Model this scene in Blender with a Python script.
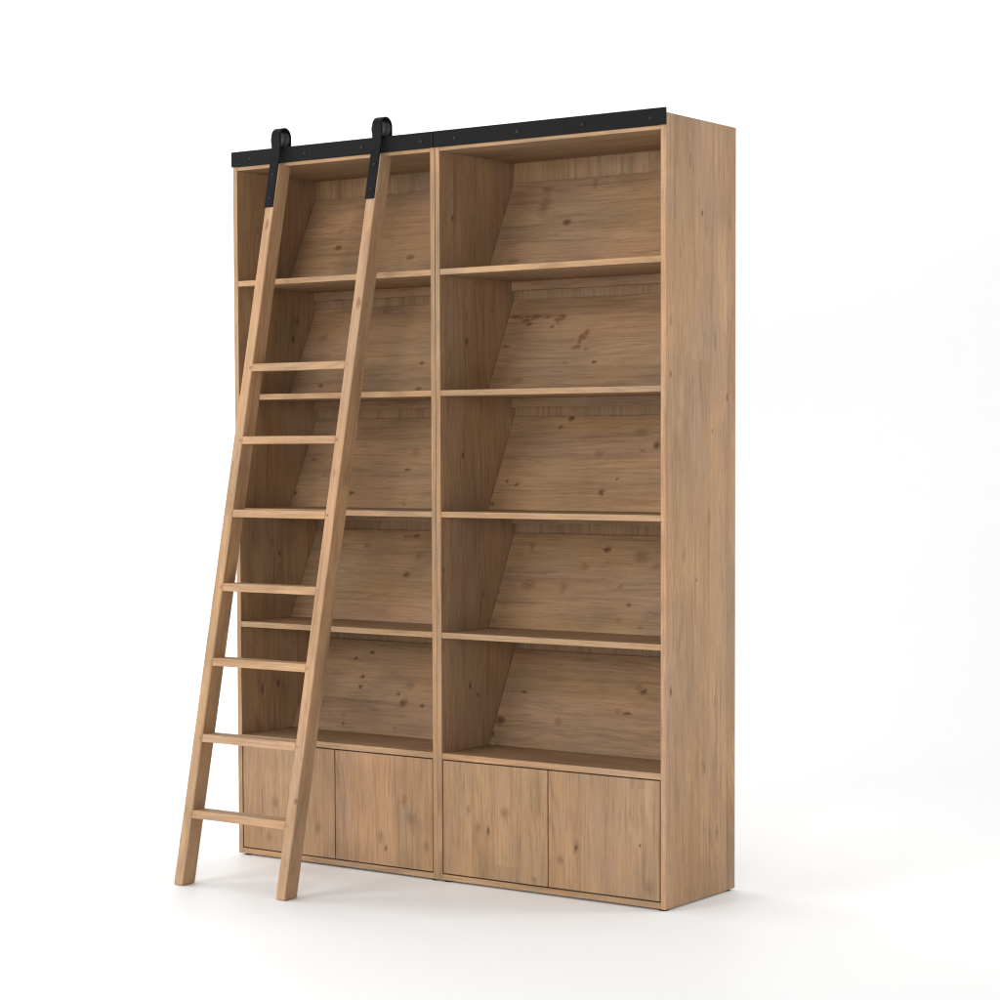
import bpy, bmesh, math, random
from mathutils import Vector

for o in list(bpy.data.objects):
    bpy.data.objects.remove(o)
S = bpy.context.scene
C = S.collection
random.seed(11)

# ------------------------------------------------------------------ camera
cam_d = bpy.data.cameras.new('camera')
cam = bpy.data.objects.new('camera', cam_d); C.objects.link(cam)
cam.location = (5.7753, -6.3906, 1.5452)
cam.rotation_euler = (1.52174, 0.00342, 0.61838)
cam_d.sensor_width = 36.0
cam_d.lens = 81.287
cam_d.shift_y = 0.0589
cam_d.clip_end = 200
S.camera = cam

# ------------------------------------------------------------------ world, lamps, exposure
world = bpy.data.worlds.new('World'); S.world = world
world.use_nodes = True
bg = world.node_tree.nodes['Background']
bg.inputs['Color'].default_value = (1.0, 1.0, 1.0, 1)
bg.inputs['Strength'].default_value = 0.46

def area(name, loc, target, sx, sy, power, col=(1, 1, 1), spread=180):
    l = bpy.data.lights.new(name, 'AREA'); l.shape = 'RECTANGLE'
    l.size = sx; l.size_y = sy; l.energy = power; l.color = col; l.spread = math.radians(spread)
    o = bpy.data.objects.new(name, l); C.objects.link(o)
    o.location = loc
    o.rotation_euler = (Vector(target) - Vector(loc)).to_track_quat('-Z', 'Y').to_euler()
    return o

area('left_softbox', (-8.5, -3.9, 4.0), (0.9, -0.1, 1.6), 7.0, 5.0, 540, (1.0, 1.0, 0.99))  # unseen lamp, added to graze the front faces and leave the bays dark
area('front_softbox', (-1.6, -6.8, 3.6), (0.9, 0.0, 1.9), 3.4, 2.6, 260, (1.0, 1.0, 0.99))
area('front_right_softbox', (5.2, -8.6, 2.2), (0.9, 0.0, 1.5), 3.0, 2.4, 345, (1.0, 0.995, 0.98))  # unseen lamp behind the camera, added to brighten the inner left walls
area('right_softbox', (5.8, 3.0, 2.3), (1.9, 0.25, 1.45), 1.6, 2.6, 28, (1.0, 0.99, 0.98), 75)
area('overhead_softbox', (0.9, 0.7, 7.0), (0.9, 0.7, 0.0), 6.0, 2.4, 88)  # unseen lamp, added to whiten the floor without lighting the shelf tops
area('backdrop_lamp', (-1.2, 2.4, 7.4), (-1.8, 7.0, 3.2), 10.0, 1.6, 215)

S.view_settings.view_transform = 'Standard'
S.view_settings.look = 'None'
S.view_settings.exposure = 0.0
S.view_settings.gamma = 1.0
S.view_settings.use_curve_mapping = False
S.render.engine = 'CYCLES'
S.cycles.max_bounces = 10
S.cycles.diffuse_bounces = 7
S.cycles.use_denoising = True
S.cycles.filter_width = 1.2

# ------------------------------------------------------------------ node helpers
class NT:
    def __init__(self, tree): self.t = tree
    def n(self, kind, **kw):
        nd = self.t.nodes.new(kind)
        for k, v in kw.items(): setattr(nd, k, v)
        return nd
    def put(self, sock, v):
        if isinstance(v, bpy.types.NodeSocket): self.t.links.new(v, sock)
        else: sock.default_value = v
    def m(self, op, a, b=None, c=None, clamp=False):
        nd = self.n('ShaderNodeMath', operation=op, use_clamp=clamp)
        for i, v in enumerate((a, b, c)):
            if v is not None: self.put(nd.inputs[i], v)
        return nd.outputs[0]
    def vm(self, op, a, b=None, c=None, out=0):
        nd = self.n('ShaderNodeVectorMath', operation=op)
        for i, v in enumerate((a, b, c)):
            if v is not None: self.put(nd.inputs[i], v)
        return nd.outputs[out]
    def noise(self, vec, scale=1.0, detail=3.0, rough=0.55, dist=0.0, color=False):
        nd = self.n('ShaderNodeTexNoise')
        self.put(nd.inputs['Vector'], vec); nd.inputs['Scale'].default_value = scale
        nd.inputs['Detail'].default_value = detail; nd.inputs['Roughness'].default_value = rough
        nd.inputs['Distortion'].default_value = dist
        return nd.outputs['Color' if color else 'Fac']
    def white(self, vec, color=False):
        nd = self.n('ShaderNodeTexWhiteNoise', noise_dimensions='3D')
        self.put(nd.inputs['Vector'], vec)
        return nd.outputs['Color' if color else 'Value']
    def xyz(self, x, y, z):
        nd = self.n('ShaderNodeCombineXYZ')
        for i, v in enumerate((x, y, z)): self.put(nd.inputs[i], v)
        return nd.outputs[0]
    def sep(self, v):
        nd = self.n('ShaderNodeSeparateXYZ'); self.put(nd.inputs[0], v)
        return nd.outputs
    def ramp(self, fac, lo, hi, a=0.0, b=1.0):
        nd = self.n('ShaderNodeMapRange', interpolation_type='SMOOTHSTEP')
        self.put(nd.inputs[0], fac)
        for i, v in enumerate((lo, hi, a, b)): self.put(nd.inputs[1 + i], v)
        return nd.outputs[0]
    def mix(self, fac, a, b, mode='MIX'):
        nd = self.n('ShaderNodeMix', data_type='RGBA', blend_type=mode)
        self.put(nd.inputs[0], fac)
        for s, v in ((nd.inputs[6], a), (nd.inputs[7], b)):
            self.put(s, v if isinstance(v, bpy.types.NodeSocket) else (*v, 1.0))
        return nd.outputs[2]

# ------------------------------------------------------------------ reclaimed pine: one node group used by every wooden part
def pine_group():
    g = bpy.data.node_groups.new('reclaimed_pine', 'ShaderNodeTree')
    for nm, ty in (('P', 'NodeSocketVector'), ('Dark', 'NodeSocketFloat'), ('Faint', 'NodeSocketFloat'),
                   ('Red', 'NodeSocketFloat'), ('Orange', 'NodeSocketFloat'), ('Stave', 'NodeSocketFloat'), ('Tone', 'NodeSocketFloat')):
        g.interface.new_socket(nm, in_out='INPUT', socket_type=ty)
    g.interface.new_socket('Color', in_out='OUTPUT', socket_type='NodeSocketColor')
    g.interface.new_socket('Height', in_out='OUTPUT', socket_type='NodeSocketFloat')
    N = NT(g)
    gi = N.n('NodeGroupInput').outputs; go = N.n('NodeGroupOutput')
    P = gi['P']
    s = N.sep(P)
    u, v, w = s[0], s[1], s[2]
    # staves: width about 'Stave', lengths broken at random places
    vi = N.m('FLOOR', N.m('DIVIDE', v, gi['Stave']))
    r1 = N.white(N.xyz(vi, 3.1, 7.7))
    ui = N.m('FLOOR', N.m('ADD', N.m('DIVIDE', u, 4.2), N.m('MULTIPLY', r1, 9.0)))
    rc = N.white(N.xyz(vi, ui, 1.3), color=True)
    rs = N.sep(rc)
    # each stave comes from another tree
    P2 = N.vm('ADD', P, N.vm('SCALE', rc, None) if False else N.vm('MULTIPLY', rc, (13.0, 5.0, 3.0)))
    # knots bend the grain round them
    kn = N.m('MAXIMUM', N.m('MAXIMUM', gi['Dark'], gi['Orange']), N.m('MULTIPLY', gi['Faint'], 0.6))
    wob = N.noise(N.vm('MULTIPLY', P2, (2.2, 9.0, 9.0)), 1.0, 2.0)
    sh = N.m('MULTIPLY_ADD', kn, 0.010, N.m('MULTIPLY', N.m('SUBTRACT', wob, 0.5), 0.030))
    P3 = N.vm('ADD', P2, N.xyz(0.0, sh, sh))
    # streaks along the grain at three widths
    g1 = N.noise(N.vm('MULTIPLY', P3, (1.7, 42.0, 42.0)), 1.0, 4.0, 0.6)
    g2 = N.noise(N.vm('MULTIPLY', P3, (5.0, 165.0, 165.0)), 1.0, 3.0, 0.65)
    g3 = N.noise(N.vm('MULTIPLY', P3, (9.0, 270.0, 270.0)), 1.0, 2.0, 0.6)
    # cathedral rings
    ringc = N.m('MULTIPLY_ADD', N.noise(N.vm('MULTIPLY', P3, (0.9, 5.0, 5.0)), 1.0, 1.0), 11.0, N.m('MULTIPLY', N.sep(P3)[1], 34.0))
    ring = N.m('POWER', N.m('MULTIPLY_ADD', N.m('SINE', N.m('MULTIPLY', ringc, 6.283)), 0.5, 0.5), 2.5)
    ringm = N.ramp(N.noise(N.vm('MULTIPLY', P2, (1.1, 6.0, 6.0)), 1.0, 2.0), 0.42, 0.66)
    # blotches: grey wash against warm wood
    b1 = N.noise(N.vm('MULTIPLY', P, (3.0, 9.0, 9.0)), 1.0, 4.0, 0.6)
    b2 = N.noise(N.vm('MULTIPLY', P, (2.0, 4.0, 4.0)), 1.0, 3.0, 0.55)
    warm = (0.361, 0.2105, 0.108); grey = (0.318, 0.203, 0.119); honey = (0.458, 0.2775, 0.138); brown = (0.122, 0.063, 0.031)
    col = N.mix(N.ramp(b2, 0.34, 0.66), warm, grey)
    col = N.mix(N.m('MULTIPLY', N.ramp(b1, 0.50, 0.74), 0.55), col, honey)
    col = N.mix(N.m('MULTIPLY', N.ramp(g1, 0.47, 0.76), 0.42), col, brown)
    col = N.mix(N.m('MULTIPLY', N.ramp(g2, 0.48, 0.74), 0.33), col, brown)
    col = N.mix(N.m('MULTIPLY', N.ramp(g2, 0.48, 0.22), 0.22), col, honey)
    col = N.mix(N.m('MULTIPLY', N.ramp(g3, 0.50, 0.74), 0.36), col, brown)
    col = N.mix(N.m('MULTIPLY', N.m('MULTIPLY', ring, ringm), 0.26), col, brown)
    # smoky mineral streaks
    st = N.noise(N.vm('MULTIPLY', P, (4.5, 17.0, 17.0)), 1.0, 5.0, 0.72)
    col = N.mix(N.m('MULTIPLY', N.ramp(st, 0.575, 0.78), 0.48), col, (0.140, 0.089, 0.054))
    # small saw scratches and checks
    ck = N.noise(N.vm('MULTIPLY', P2, (9.0, 130.0, 130.0)), 1.0, 2.0, 0.8)
    col = N.mix(N.m('MULTIPLY', N.m('MULTIPLY', N.ramp(ck, 0.66, 0.74), N.ramp(st, 0.47, 0.60)), 0.55), col, (0.10, 0.055, 0.030))
    # broad darker and lighter zones of the stain
    bz = N.noise(N.vm('MULTIPLY', P, (2.6, 6.5, 6.5)), 1.0, 4.0, 0.62)
    bzv = N.m('MULTIPLY_ADD', N.m('SUBTRACT', bz, 0.5), 0.62, 1.0)
    col = N.mix(1.0, col, N.xyz(bzv, bzv, bzv), 'MULTIPLY')
    # stave to stave value and hue
    val = N.m('MULTIPLY_ADD', rs[0], 0.14, 0.875)
    col = N.mix(1.0, col, N.xyz(val, N.m('MULTIPLY_ADD', rs[1], 0.024, N.m('SUBTRACT', val, 0.012)), N.m('MULTIPLY_ADD', rs[2], 0.06, N.m('SUBTRACT', val, 0.035))), 'MULTIPLY')
    # glue lines
    fr = N.m('FRACT', N.m('DIVIDE', v, gi['Stave']))
    ed = N.m('MULTIPLY', N.m('MINIMUM', fr, N.m('SUBTRACT', 1.0, fr)), gi['Stave'])
    col = N.mix(N.m('MULTIPLY', N.ramp(ed, 0.0016, 0.0003), 0.16), col, brown)
    # knots
    rough = N.noise(N.vm('MULTIPLY', P, (60.0, 110.0, 110.0)), 1.0, 3.0, 0.7)
    def lvl(x, k=0.9): return N.m('MULTIPLY', x, N.m('MULTIPLY_ADD', rough, 1.1, k - 0.35))
    col = N.mix(N.m('MULTIPLY', N.ramp(lvl(gi['Faint']), 0.0, 1.0), 0.50), col, (0.120, 0.070, 0.038))
    o = gi['Orange']
    oring = N.m('MULTIPLY', N.ramp(o, 0.12, 0.32), N.ramp(o, 0.62, 0.40))
    col = N.mix(N.m('MULTIPLY', N.ramp(lvl(o), 0.02, 0.75), 0.62), col, (0.255, 0.115, 0.044))
    col = N.mix(N.m('MULTIPLY', oring, N.m('MULTIPLY', rough, 0.42)), col, (0.115, 0.054, 0.025))
    col = N.mix(N.m('MULTIPLY', N.ramp(o, 0.62, 0.97), 0.50), col, (0.13, 0.058, 0.026))
    col = N.mix(N.m('MULTIPLY', N.ramp(lvl(gi['Red'], 1.0), 0.04, 0.80), 0.68), col, (0.140, 0.048, 0.022))
    dk = gi['Dark']
    col = N.mix(N.m('MULTIPLY', N.ramp(lvl(dk), 0.0, 0.65), 0.55), col, (0.140, 0.066, 0.030))
    col = N.mix(N.m('MULTIPLY', N.ramp(lvl(dk, 1.0), 0.30, 1.0), 0.64), col, (0.058, 0.028, 0.013))
    tn = gi['Tone']
    col = N.mix(1.0, col, N.xyz(tn, tn, tn), 'MULTIPLY')
    N.put(go.inputs['Color'], col)
    N.put(go.inputs['Height'], N.m('ADD', N.m('MULTIPLY', g2, -0.5), N.m('MULTIPLY', g3, -0.5)))
    return g
PINE = pine_group()

def wood(name, knots=(), stave=0.118, tone=1.0, wild=0.0):
    """knots: (u, v, radius, stretch along grain, kind) in the part's own grain coordinates."""
    m = bpy.data.materials.new(name); m.use_nodes = True
    N = NT(m.node_tree)
    bs = m.node_tree.nodes['Principled BSDF']
    P = N.n('ShaderNodeAttribute', attribute_name='grain').outputs['Vector']
    K = N.n('ShaderNodeAttribute', attribute_name='spot').outputs['Vector']
    gr = N.n('ShaderNodeGroup'); gr.node_tree = PINE
    N.put(gr.inputs['P'], P)
    gr.inputs['Stave'].default_value = stave; gr.inputs['Tone'].default_value = tone
    wv = N.vm('MULTIPLY', N.vm('SUBTRACT', N.noise(N.vm('MULTIPLY', P, (30.0, 75.0, 75.0)), 1.0, 4.0, 0.7, color=True), (0.5, 0.5, 0.5)), (0.040, 0.019, 0.0))
    Kd = N.vm('ADD', K, wv)
    for kind, sock in (('k', 'Dark'), ('f', 'Faint'), ('r', 'Red'), ('o', 'Orange')):
        d = None
        for (u, v, r, e, t) in knots:
            if t != kind: continue
            r *= 2.3 if t == 'r' else 1.85
            sc = (1.0 / (r * math.sqrt(e)), math.sqrt(e) / r, 0.0)
            l = N.vm('LENGTH', N.vm('MULTIPLY_ADD', Kd, sc, (-u * sc[0], -v * sc[1], 0.0)), out=1)
            d = l if d is None else N.m('MINIMUM', d, l)
        val = N.m('SUBTRACT', 1.0, d, clamp=True) if d is not None else None
        if wild and kind in 'kf':
            # scattered small knots on parts where none are placed one by one
            vo = N.n('ShaderNodeTexVoronoi'); N.put(vo.inputs['Vector'], N.vm('MULTIPLY', P, (3.2, 7.5, 7.5) if kind == 'k' else (2.6, 6.0, 6.0)))
            vo.inputs['Scale'].default_value = 1.0
            pick = N.m('LESS_THAN', N.sep(vo.outputs['Color'])[0], wild)
            rad = N.m('MULTIPLY_ADD', N.sep(vo.outputs['Color'])[1], 0.06, 0.05)
            wl = N.m('MULTIPLY', N.m('SUBTRACT', 1.0, N.m('DIVIDE', vo.outputs['Distance'], rad), clamp=True), pick)
            val = wl if val is None else N.m('MAXIMUM', val, wl)
        if val is not None: N.put(gr.inputs[sock], val)
    N.put(bs.inputs['Base Color'], gr.outputs['Color'])
    bs.inputs['Roughness'].default_value = 0.62
    bs.inputs['Specular IOR Level'].default_value = 0.28
    bp = N.n('ShaderNodeBump'); bp.inputs['Strength'].default_value = 0.12; bp.inputs['Distance'].default_value = 0.002
    N.put(bp.inputs['Height'], gr.outputs['Height']); N.put(bs.inputs['Normal'], bp.outputs[0])
    return m

def steel(name, base, rough, metal=0.0, speck=0.012):
    m = bpy.data.materials.new(name); m.use_nodes = True
    N = NT(m.node_tree); bs = m.node_tree.nodes['Principled BSDF']
    tc = N.n('ShaderNodeTexCoord').outputs['Object']
    n1 = N.noise(tc, 9.0, 4.0, 0.6); n2 = N.noise(tc, 420.0, 2.0, 0.6)
    c = N.mix(N.ramp(n1, 0.35, 0.7), base, tuple(x * 1.35 for x in base))
    N.put(bs.inputs['Base Color'], c)
    N.put(bs.inputs['Roughness'], N.m('MULTIPLY_ADD', n1, 0.2, rough - 0.1))
    bs.inputs['Metallic'].default_value = metal
    bs.inputs['Specular IOR Level'].default_value = 0.09
    bp = N.n('ShaderNodeBump'); bp.inputs['Strength'].default_value = 0.15; bp.inputs['Distance'].default_value = 0.0006
    N.put(bp.inputs['Height'], n2); N.put(bs.inputs['Normal'], bp.outputs[0])
    return m

KN = {
 'R1': [(1.264,0.193,0.0115,1.4,'k'), (1.342,0.351,0.0134,0.6,'f'), (1.138,0.340,0.0153,1.5,'f'), (1.074,0.047,0.0153,2.0,'f'), (1.145,0.269,0.0268,0.5,'f')],
 'R2': [(1.030,0.300,0.0050,4.5,'r'), (1.065,0.304,0.0050,3.5,'r'), (1.112,0.305,0.0050,3.0,'r'), (1.082,0.295,0.0046,2.2,'r'), (1.150,0.300,0.0046,3.5,'r'), (1.198,0.284,0.0065,1.1,'r'), (1.205,0.303,0.0050,2.0,'r'), (1.045,0.282,0.0040,3.0,'r'), (1.336,0.228,0.0080,0.7,'r'), (1.318,0.192,0.0065,1.0,'r'), (1.004,0.307,0.0077,3.0,'r'), (1.057,0.290,0.0069,2.5,'r'), (1.094,0.303,0.0084,1.5,'r'), (1.072,0.273,0.0077,1.5,'r'), (1.191,0.290,0.0077,2.2,'r'), (1.216,0.294,0.0084,0.8,'r'), (1.180,0.257,0.0057,1.5,'r'), (1.324,0.213,0.0100,1.2,'r'), (1.310,0.171,0.0092,1.6,'r'), (1.354,0.162,0.0046,1.0,'r'), (0.994,0.184,0.0061,5.0,'r'), (1.398,0.109,0.0069,1.2,'k'), (1.093,0.044,0.0115,1.6,'o'), (1.273,0.109,0.0077,2.0,'f')],
 'R3': [(1.232,0.367,0.0107,1.4,'k'), (1.196,0.332,0.0077,1.5,'k'), (1.071,0.101,0.0069,1.2,'k'), (1.444,0.073,0.0100,1.0,'k'), (0.986,0.023,0.0069,1.1,'k'), (1.623,0.255,0.0115,1.0,'k'), (1.570,0.235,0.0077,2.0,'f'), (1.547,0.309,0.0192,2.0,'f'), (1.391,0.223,0.0153,2.0,'f'), (1.023,0.115,0.0054,1.0,'k'), (1.492,0.126,0.0046,1.0,'k')],
 'R4': [(1.399,0.319,0.0100,1.4,'k'), (1.322,0.249,0.0115,1.3,'o'), (1.099,0.171,0.0172,1.2,'o'), (1.070,0.323,0.0115,0.8,'f'), (1.254,0.166,0.0153,0.8,'f'), (1.545,0.110,0.0077,1.3,'k'), (1.521,0.055,0.0077,1.6,'o'), (1.616,0.026,0.0046,4.0,'r'), (1.492,0.179,0.0061,1.3,'o'), (0.985,0.026,0.0077,1.0,'f'), (1.621,0.260,0.0153,1.5,'f'), (0.973,0.138,0.0077,1.0,'f'), (1.550,0.294,0.0230,1.3,'f')],
 'R5': [(1.065,0.212,0.0077,2.2,'k'), (1.246,0.110,0.0115,1.0,'o'), (0.994,0.097,0.0172,1.3,'k'), (0.979,0.041,0.0084,1.0,'k'), (1.526,0.159,0.0100,2.6,'k'), (1.485,0.165,0.0115,1.5,'f'), (1.544,0.258,0.0115,1.2,'f'), (1.572,0.244,0.0115,1.2,'k'), (1.012,0.003,0.0100,1.6,'f')],
 'L1': [(0.219,0.155,0.0115,1.5,'k'), (0.209,0.225,0.0115,1.5,'f'), (0.590,0.090,0.0100,1.5,'r')],
 'L2': [(0.389,0.356,0.0138,1.5,'o'), (0.629,0.126,0.0069,1.4,'k'), (0.168,0.042,0.0092,1.2,'k'), (0.649,0.019,0.0084,1.6,'k'), (0.112,0.249,0.0153,1.4,'f')],
 'L3': [(0.563,0.231,0.0130,1.6,'o'), (0.549,0.159,0.0077,2.4,'k'), (0.071,0.202,0.0092,1.5,'f'), (0.575,0.020,0.0084,1.2,'o'), (0.026,0.058,0.0092,1.6,'k'), (0.154,0.131,0.0077,1.5,'f'), (0.310,0.060,0.0084,1.5,'k')],
 'L4': [(0.530,0.193,0.0115,1.2,'k'), (0.526,0.353,0.0084,1.5,'k'), (0.300,0.307,0.0107,1.5,'f'), (0.562,0.271,0.0115,1.5,'f')],
 'L5': [(0.245,0.300,0.0069,1.2,'k'), (0.316,0.326,0.0069,1.6,'k'), (0.303,0.225,0.0077,1.2,'k'), (0.307,0.184,0.0077,1.2,'k'), (0.495,0.168,0.0065,1.2,'k'), (0.541,0.203,0.0172,1.2,'f'), (0.532,0.132,0.0153,1.3,'k'), (0.625,0.127,0.0069,1.2,'k'), (0.261,0.067,0.0077,2.0,'f'), (0.270,0.033,0.0061,1.2,'k'), (0.524,0.027,0.0084,1.2,'f')],
 'D4': [(0.185,1.540,0.0134,2.0,'f'), (0.179,1.541,0.0077,1.4,'k'), (0.075,1.838,0.0192,1.2,'f'), (0.131,1.476,0.0153,0.9,'f'), (0.211,1.799,0.0046,2.0,'k')],
 'D3': [(0.209,1.125,0.0123,1.3,'o'), (0.201,1.172,0.0084,1.8,'k'), (0.271,1.242,0.0134,1.1,'o'), (0.266,1.084,0.0084,1.6,'f'), (0.047,1.366,0.0115,1.2,'f')],
 'D2': [(0.275,0.798,0.0115,2.0,'o'), (0.135,0.687,0.0153,1.7,'f'), (0.096,0.714,0.0084,2.0,'k'), (0.214,0.832,0.0230,1.0,'f'), (0.118,0.897,0.0134,2.0,'f')],
 'D1': [(0.217,0.183,0.0172,1.0,'f'), (0.083,0.150,0.0115,1.5,'o'), (0.142,0.393,0.0153,1.8,'f')],
 'SR': [(2.331,0.236,0.0069,2.0,'k'), (2.311,0.421,0.0115,3.0,'f'), (1.965,0.033,0.0130,2.5,'f'), (1.789,0.030,0.0069,2.0,'k'), (1.907,0.324,0.0153,3.0,'f'), (2.191,0.092,0.0092,3.0,'f'), (1.718,0.404,0.0069,1.6,'r'), (1.603,0.304,0.0050,2.6,'k'), (1.305,0.282,0.0172,3.0,'f'), (1.187,0.118,0.0138,2.5,'f'), (1.100,0.200,0.0054,2.0,'k'), (0.736,0.030,0.0092,3.0,'k'), (0.458,0.249,0.0138,2.0,'f'), (0.217,0.339,0.0123,2.6,'f'), (0.288,-0.007,0.0069,1.4,'k'), (0.675,0.324,0.0092,3.0,'f'), (2.502,0.154,0.0115,3.0,'f')],
 'SM': [(2.360,0.078,0.0077,1.6,'k'), (1.929,0.160,0.0084,2.0,'k'), (2.018,0.161,0.0100,3.0,'f'), (1.522,0.133,0.0084,1.6,'k'), (1.013,0.254,0.0084,2.4,'f'), (1.113,0.018,0.0061,2.0,'k'), (0.689,0.173,0.0084,2.2,'k'), (0.651,0.219,0.0065,1.4,'k'), (2.047,0.316,0.0077,2.0,'f')],
 'SL': [(1.189,0.182,0.0100,2.0,'f'), (1.143,0.224,0.0069,3.0,'k'), (0.639,0.211,0.0092,1.6,'k'), (0.624,0.119,0.0077,2.4,'r'), (2.040,0.340,0.0077,3.0,'k'), (1.971,0.315,0.0084,2.0,'k'), (2.377,0.116,0.0077,3.0,'f')],
}
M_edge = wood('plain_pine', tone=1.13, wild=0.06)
M_shelf = wood('shelf_pine', tone=0.93, wild=0.12)
M_ladder = wood('ladder_pine', stave=0.31, tone=1.20, wild=0.0)
M_iron = steel('black_powder_coat', (0.0052, 0.0055, 0.0062), 0.62)
M_bolt = steel('dark_bolt_steel', (0.017, 0.018, 0.020), 0.5, 0.1)
M_wheel = steel('wheel_steel', (0.032, 0.032, 0.034), 0.4, 0.2)
M_foot = steel('black_plastic_foot', (0.012, 0.012, 0.012), 0.6)

m = bpy.data.materials.new('white_paint'); m.use_nodes = True
N = NT(m.node_tree); bs = m.node_tree.nodes['Principled BSDF']
tc = N.n('ShaderNodeTexCoord').outputs['Object']
N.put(bs.inputs['Base Color'], N.mix(N.noise(tc, 0.8, 4.0), (0.866, 0.870, 0.872), (0.884, 0.888, 0.890)))
bs.inputs['Roughness'].default_value = 0.5
bs.inputs['Specular IOR Level'].default_value = 0.25
M_white = m

# ------------------------------------------------------------------ mesh helpers
def link(name, bm, mat, parent=None, smooth=False):
    me = bpy.data.meshes.new(name); bm.normal_update(); bm.to_mesh(me); bm.free()
    me.materials.append(mat)
    if smooth:
        for p in me.polygons: p.use_smooth = True
    o = bpy.data.objects.new(name, me); C.objects.link(o)
    if parent is not None: o.parent = parent
    return o

def grain(o, along, across, thick, spot0=(0.0, 0.0), spot_axes=None):
    """store the solid wood coordinates (along, across, thickness) plus a random place in the log"""
    me = o.data
    a = Vector(along).normalized(); b = Vector(across).normalized(); c = Vector(thick).normalized()
    off = Vector((random.uniform(0, 40), random.uniform(0, 40), random.uniform(0, 40)))
    ga = me.attributes.new('grain', 'FLOAT_VECTOR', 'POINT')
    sa = me.attributes.new('spot', 'FLOAT_VECTOR', 'POINT')
    for i, vx in enumerate(me.vertices):
        p = Vector((vx.co.dot(a), vx.co.dot(b), vx.co.dot(c)))
        ga.data[i].vector = p + off
        sa.data[i].vector = (p.x - spot0[0], p.y - spot0[1], 0.0)
    return o

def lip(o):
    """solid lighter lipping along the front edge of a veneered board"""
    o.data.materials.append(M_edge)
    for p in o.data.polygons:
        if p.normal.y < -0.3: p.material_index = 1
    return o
AX = {'x': (1, 0, 0), 'y': (0, 1, 0), 'z': (0, 0, 1)}
def hexa(vs, bev=0.0012, seg=2, foot=0.0):
    """eight corners, bottom four counter-clockwise then top four"""
    bm = bmesh.new(); v = [bm.verts.new(p) for p in vs]
    for f in ((3, 2, 1, 0), (4, 5, 6, 7), (0, 1, 5, 4), (1, 2, 6, 5), (2, 3, 7, 6), (3, 0, 4, 7)):
        bm.faces.new([v[i] for i in f])
    bmesh.ops.recalc_face_normals(bm, faces=bm.faces)
    if foot:
        low = sorted(bm.verts, key=lambda q: q.co.z)[:4]
        bmesh.ops.bevel(bm, geom=[e for e in bm.edges if e.verts[0] in low and e.verts[1] in low], offset=foot, segments=2, profile=0.5, affect='EDGES')
        es = [e for e in bm.edges if abs(e.verts[0].co.z - e.verts[1].co.z) > 1.0]
        bmesh.ops.bevel(bm, geom=es, offset=bev, segments=seg, profile=0.5, affect='EDGES')
    elif bev: bmesh.ops.bevel(bm, geom=bm.edges[:], offset=bev, segments=seg, profile=0.6, affect='EDGES')
    return bm
def box(x0, x1, y0, y1, z0, z1, bev=0.0012, seg=2):
    return hexa([(x0, y0, z0), (x1, y0, z0), (x1, y1, z0), (x0, y1, z0), (x0, y0, z1), (x1, y0, z1), (x1, y1, z1), (x0, y1, z1)], bev, seg)
def board(name, mat, parent, x0, x1, y0, y1, z0, z1, ax='zyx', bev=0.0012, **k):
    o = link(name, box(x0, x1, y0, y1, z0, z1, bev), mat, parent)
    return grain(o, *[AX[c] for c in ax], **k)

def lathe_y(profile, seg=24):
    """profile: (y, radius) pairs turned about the y axis"""
    bm = bmesh.new(); rings = []
    for y, r in profile:
        rings.append([bm.verts.new((r * math.cos(2 * math.pi * k / seg), y, r * math.sin(2 * math.pi * k / seg))) for k in range(seg)])
    for a, b in zip(rings, rings[1:]):
        for k in range(seg): bm.faces.new((a[k], a[(k + 1) % seg], b[(k + 1) % seg], b[k]))
    bm.faces.new(rings[0]); bm.faces.new(rings[-1][::-1])
    bmesh.ops.recalc_face_normals(bm, faces=bm.faces)
    return bm
def bolt(parent, loc, r=0.0070, h=0.0030, rot=(0, 0, 0), mat=None):
    bm = lathe_y([(0.0, r), (-h * 0.45, r), (-h * 0.8, r * 0.75), (-h, r * 0.35)], 16)
    o = link('bolt', bm, mat or M_bolt, parent, smooth=True)
    o.location = loc; o.rotation_euler = rot
    return o

def thing(name, label, cat, loc=(0, 0, 0), group=None):
    o = bpy.data.objects.new(name, None); C.objects.link(o)
    o.location = loc; o['label'] = label; o['category'] = cat
    if group: o['group'] = group
    return o

# ------------------------------------------------------------------ the setting: a white studio sweep, floor curving up into a wall
def sweep():
    bm = bmesh.new()
    prof = [(-16.0, 0.0), (2.0, 0.0)]
    r = 2.6; y0 = 3.2
    for k in range(0, 17):
        a = math.pi / 2 * k / 16
        prof.append((y0 + r * math.sin(a), r * (1 - math.cos(a))))
    prof.append((y0 + r, 9.0))
    rows = [[bm.verts.new((x, y, z)) for x in (-16.0, 16.0)] for y, z in prof]
    for a, b in zip(rows, rows[1:]): bm.faces.new((a[0], a[1], b[1], b[0]))
    o = link('studio_floor', bm, M_white, smooth=True)
    o.rotation_euler = (0, 0, 0.618); o.location = (1.0, 0.0, 0.0)
    o['kind'] = 'structure'
    return o
sweep()

# ------------------------------------------------------------------ the two bookcases
B = 0.006            # underside of the case above the floor
H = 2.6428           # top of the case
D = 0.4636
T = 0.0200
ZS = [2.1760, 1.7497, 1.3211, 0.8923, 0.4612]      # tops of the shelves, topmost first
ZC = 2.5886
SL0, SL1, SLH = 0.284, 0.448, 0.338               # the sloped display panels
SLANT = Vector((0, SL1 - SL0, SLH)).normalized()

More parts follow.
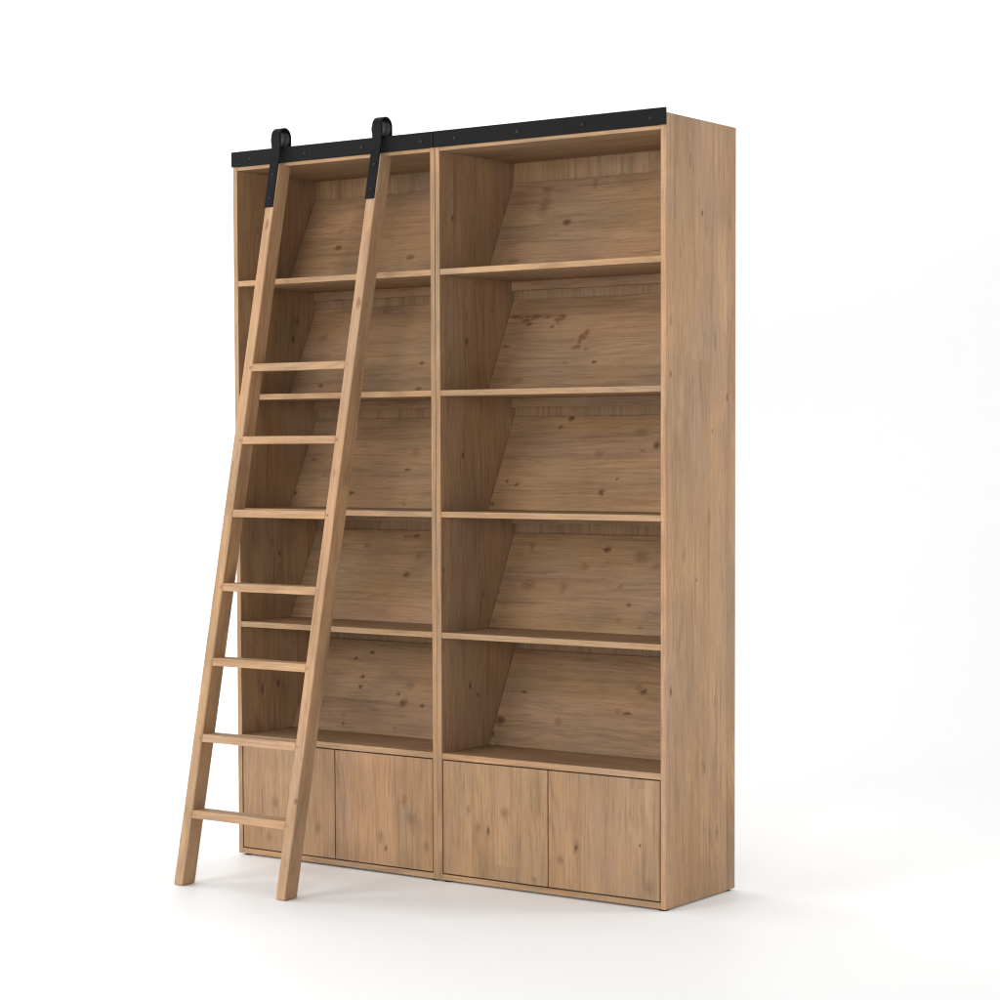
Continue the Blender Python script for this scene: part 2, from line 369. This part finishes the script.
def side(name, mat, parent, xo, xi, lean):
    """xo: outer face, xi: inner face; the outer face leans by `lean` so that the pair opens a little towards the top"""
    a, b = sorted((xo, xi)); top = {xo: xo + lean, xi: xi}
    vs = [(a, 0, B), (b, 0, B), (b, D, B), (a, D, B), (top[a], 0, H), (top[b], 0, H), (top[b], D, H), (top[a], D, H)]
    o = link(name, hexa(vs), mat, parent)
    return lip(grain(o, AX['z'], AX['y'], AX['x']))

def bookcase(x0, x1, key, label, lean_left, lean_right):
    t = thing('bookcase', label, 'bookcase', (0, 0, 0), 'tall wooden bookcases standing side by side')
    xi0, xi1 = x0 + T, x1 - T
    side('side_panel', wood('left_side_pine', KN['S' + ('L' if key == 'L' else 'M')], wild=0.06), t, x0, xi0, lean_left)
    side('side_panel', wood('right_side_pine', KN['SR'] if key == 'R' else (), wild=0.0 if key == 'R' else 0.1), t, x1, xi1, lean_right)
    e = 0.0004
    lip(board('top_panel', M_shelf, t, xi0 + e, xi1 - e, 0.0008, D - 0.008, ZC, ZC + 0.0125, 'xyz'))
    board('top_rail', M_shelf, t, xi0 + e, xi1 - e, 0.004, 0.030, ZC + 0.0128, H - 0.002, 'xzy')
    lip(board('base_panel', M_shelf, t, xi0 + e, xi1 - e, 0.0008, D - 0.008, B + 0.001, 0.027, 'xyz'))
    for i, z in enumerate(ZS):
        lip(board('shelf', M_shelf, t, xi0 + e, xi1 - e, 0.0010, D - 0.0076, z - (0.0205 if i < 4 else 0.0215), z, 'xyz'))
    board('back_panel', wood('back_pine', (), stave=0.062, tone=0.87, wild=0.05), t, xi0 + e, xi1 - e, D - 0.0072, D - 0.0004, 0.028, ZC + 0.0125, 'zxy')
    for i in range(4):
        zt = ZS[i] - 0.0207
        board('cleat', M_shelf, t, xi0 + e, xi1 - e, 0.4375, D - 0.0076, zt - 0.033, zt, 'xzy')
    for i, z in enumerate(ZS):
        a, b = xi0 + 0.0036, xi1 - 0.0030
        bk = SL1 + 0.0028; zz = z + 0.0004
        vs = [(a, SL0, zz), (b, SL0, zz), (b, SL0 + 0.0095, zz), (a, SL0 + 0.0095, zz), (a, SL1, zz + SLH), (b, SL1, zz + SLH), (b, bk, zz + SLH), (a, bk, zz + SLH)]
        o = link('display_panel', hexa(vs, 0.0009), wood('display_pine', KN['%s%d' % (key, i + 1)], stave=0.105, tone=0.87, wild=0.02), t)
        s0 = Vector((0, SL0, zz)).dot(SLANT)
        grain(o, AX['x'], SLANT, SLANT.cross(Vector((1, 0, 0))), spot0=(0.0, s0))
    g = 0.0044; mid = (xi0 + xi1) / 2
    dk = ('D1', 'D2') if key == 'L' else ('D3', 'D4')
    for kk, (a, b) in zip(dk, ((xi0 + g, mid - g / 2), (mid + g / 2, xi1 - g))):
        o = link('door', box(a, b, 0.0014, 0.0205, 0.027 + g, 0.4397 - g, 0.001), wood('door_pine', KN[kk], stave=0.098, wild=0.0), t)
        grain(o, AX['z'], AX['x'], AX['y'])
    rl = link('ladder_rail', box(x0 + (0.0012 if key == 'R' else -0.001), x1 + (0.003 if key == 'R' else -0.0012), -0.0085, -0.0008, 2.6021, 2.6576, 0.0007), M_iron, t)
    for k in range(4):
        bolt(rl, (x0 + 0.095 + 0.2672 * k, -0.0083, 2.6275))
    for fx in (x0 + 0.035, x1 - 0.022):
        for fy in (0.022, D - 0.03):
            bm = bmesh.new(); bmesh.ops.create_cone(bm, cap_ends=True, segments=20, radius1=0.017, radius2=0.017, depth=0.0068)
            f = link('foot', bm, M_foot, t); f.location = (fx, fy, 0.0034)
    return t

bookcase(0.0, 0.9499, 'L', 'open wooden bookcase behind the leaning ladder, with five slanted display shelves above two cupboard doors', 0.0, -0.0014)
bookcase(0.9501, 1.9, 'R', 'open wooden bookcase clear of the ladder, its tall plain side panel showing', 0.0014, 0.0)

# ------------------------------------------------------------------ the ladder hooked over the rail
LY0, LK = -0.5900, 0.2138                          # front face of the ladder: y = LY0 + LK*z
LDIR = Vector((0, LK, 1)).normalized()
LNRM = Vector((0, 1, -LK)).normalized()            # into the ladder
LD = 0.0665                                        # depth front to back, measured level
def fy(z): return LY0 + LK * z
lad = thing('ladder', 'wooden ladder with seven rungs leaning on the bookcase, hung by two black hooks', 'ladder', (0.4745, -0.56, 0.0))
lad_off = Vector(lad.location)
def lpart(name, bm, mat, parent=None, **k):
    o = link(name, bm, mat, parent or lad, **k)
    if parent is None:
        for v in o.data.vertices: v.co -= lad_off
    return o
def stringer(x0, x1, knots):
    zt = 2.588
    vs = [(x0, fy(0.0008), 0.0008), (x1, fy(0.0008), 0.0008), (x1, fy(0.0008) + LD, 0.0008), (x0, fy(0.0008) + LD, 0.0008),
          (x0, fy(zt), zt), (x1, fy(zt), zt), (x1, fy(zt) + LD, zt), (x0, fy(zt) + LD, zt)]
    o = lpart('stringer', hexa(vs, 0.0042, 3, foot=0.007), wood('stringer_pine', knots, stave=0.43, tone=1.22, wild=0.03))
    grain(o, LDIR, AX['x'], LNRM)
    return o
SX = ((0.2195, 0.2615), (0.6960, 0.7380))
RZ = [1.855, 1.591, 1.327, 1.063, 0.798, 0.530, 0.264]
def ku(z): return (fy(z) - lad_off.y) * LDIR.y + z * LDIR.z
strs = [stringer(*SX[0], [(ku(2.37), 0.240 - lad_off.x, 0.008, 2.4, 'r'), (ku(1.32), 0.240 - lad_off.x, 0.006, 2.0, 'f'), (ku(0.16), 0.222 - lad_off.x, 0.006, 3.0, 'k')]),
        stringer(*SX[1], [(ku(2.06), 0.724 - lad_off.x, 0.009, 1.5, 'r'), (ku(2.085), 0.694 - lad_off.x, 0.006, 1.5, 'f'), (ku(1.46), 0.712 - lad_off.x, 0.008, 2.5, 'o'), (ku(0.335), 0.731 - lad_off.x, 0.006, 1.6, 'k'), (ku(0.12), 0.722 - lad_off.x, 0.006, 3.0, 'f')])]
for z in RZ:
    x0, x1 = SX[0][1] + 0.0003, SX[1][0] - 0.0003
    h = 0.028; iy = 0.0012
    vs = []
    for zz in (z - h, z):
        y0, y1 = fy(zz) + iy, fy(zz) + LD - 0.006
        vs += [(x0, y0, zz), (x1, y0, zz), (x1, y1, zz), (x0, y1, zz)]
    o = lpart('rung', hexa(vs, 0.0022, 2), M_ladder)
    grain(o, AX['x'], AX['y'], AX['z'])
    for s, (a, b) in zip(strs, SX):
        bm = lathe_y([(0.0006, 0.0058), (-0.0003, 0.0058), (-0.0005, 0.0050)], 14)
        for v in bm.verts: v.co.y = v.co.y
        p = link('dowel_plug', bm, M_shelf, s)
        zc = z - h / 2
        p.location = Vector(((a + b) / 2 + (0.012 if a < 0.4 else -0.012), fy(zc) - 0.0002, zc)) - lad_off
        p.rotation_euler = (-math.atan(LK), 0, 0)
        grain(p, AX['z'], AX['x'], AX['y'])

def hook(xa, xb, zlow):
    """flat black strap: up the front of the stringer, upright past the rail, over the wheel and down behind"""
    th = 0.0046
    pts = []                                        # outer line in (y, z)
    inn = []
    zk = 2.640; yv = fy(zk) - 0.0008 - th
    r = 0.0335; yc = yv + r; zc = 2.7285 - r
    pl = [(fy(zlow) - 0.0004 - th, zlow), (fy(2.60) - 0.0004 - th, 2.60)]
    for k in range(1, 6):
        t = k / 6
        z = 2.60 + 0.07 * t
        yl = fy(z) - 0.0004 - th
        pl.append((yl * (1 - t) ** 1.2 + yv * (1 - (1 - t) ** 1.2) if z < 2.67 else yv, z))
    pl.append((yv, 2.672))
    for k in range(0, 17):
        a = math.pi - math.pi * k / 16
        pl.append((yc + r * math.cos(a), zc + r * math.sin(a)))
    pl.append((yc + r, 2.664))
    n = len(pl)
    inner = []
    for i in range(n):
        a = Vector(pl[max(i - 1, 0)]); b = Vector(pl[min(i + 1, n - 1)])
        d = (b - a).normalized(); nrm = Vector((d.y, -d.x))   # to the right of the way we go = inside
        q = Vector(pl[i]) + nrm * th
        inner.append((q.x, q.y))
    bm = bmesh.new()
    ring = []
    for (y, z), (yi, zi) in zip(pl, inner):
        ring.append([bm.verts.new(p) for p in ((xa, y, z), (xb, y, z), (xb, yi, zi), (xa, yi, zi))])
    for a, b in zip(ring, ring[1:]):
        for k in range(4): bm.faces.new((a[k], a[(k + 1) % 4], b[(k + 1) % 4], b[k]))
    bm.faces.new(ring[0][::-1]); bm.faces.new(ring[-1])
    bmesh.ops.recalc_face_normals(bm, faces=bm.faces)
    es = [e for e in bm.edges if len(e.link_faces) == 2 and e.calc_face_angle() > 0.8]
    bmesh.ops.bevel(bm, geom=es, offset=0.0007, segments=2, affect='EDGES')
    o = lpart('hook_strap', bm, M_iron)
    xm = (xa + xb) / 2
    for z in (2.556, 2.467):
        bolt(o, Vector((xm + 0.004, fy(z) - 0.0004 - th, z)) - lad_off, r=0.0055, h=0.003, rot=(-math.atan(LK), 0, 0))
    # wheel riding on the top edge of the rail
    R = 0.0310; g = 0.0265
    bmw = lathe_y([(-0.0200, 0.012), (-0.0190, R - 0.004), (-0.0165, R), (-0.0085, R), (-0.0055, g), (0.0045, g), (0.0075, R), (0.0170, R), (0.0200, R - 0.004), (0.0210, 0.012)], 28)
    w = link('wheel', bmw, M_wheel, o); w.location = Vector((xm, -0.0046 + 0.0, 2.6578 + g)) - lad_off
    bma = lathe_y([(-0.0235, 0.0055), (0.026, 0.0055)], 14)
    ax = link('axle', bma, M_bolt, o); ax.location = w.location
    hx = bmesh.new(); bmesh.ops.create_cone(hx, cap_ends=True, segments=6, radius1=0.0095, radius2=0.0095, depth=0.007)
    for v in hx.verts: v.co = Vector((v.co.x, v.co.z, v.co.y))
    bmesh.ops.recalc_face_normals(hx, faces=hx.faces)
    nb = link('nut', hx, M_bolt, o); nb.location = Vector((xm, yc + r - th - 0.0042, 2.6578 + g)) - lad_off
    return o
hook(0.2185, 0.2590, 2.433)
hook(0.6940, 0.7345, 2.433)
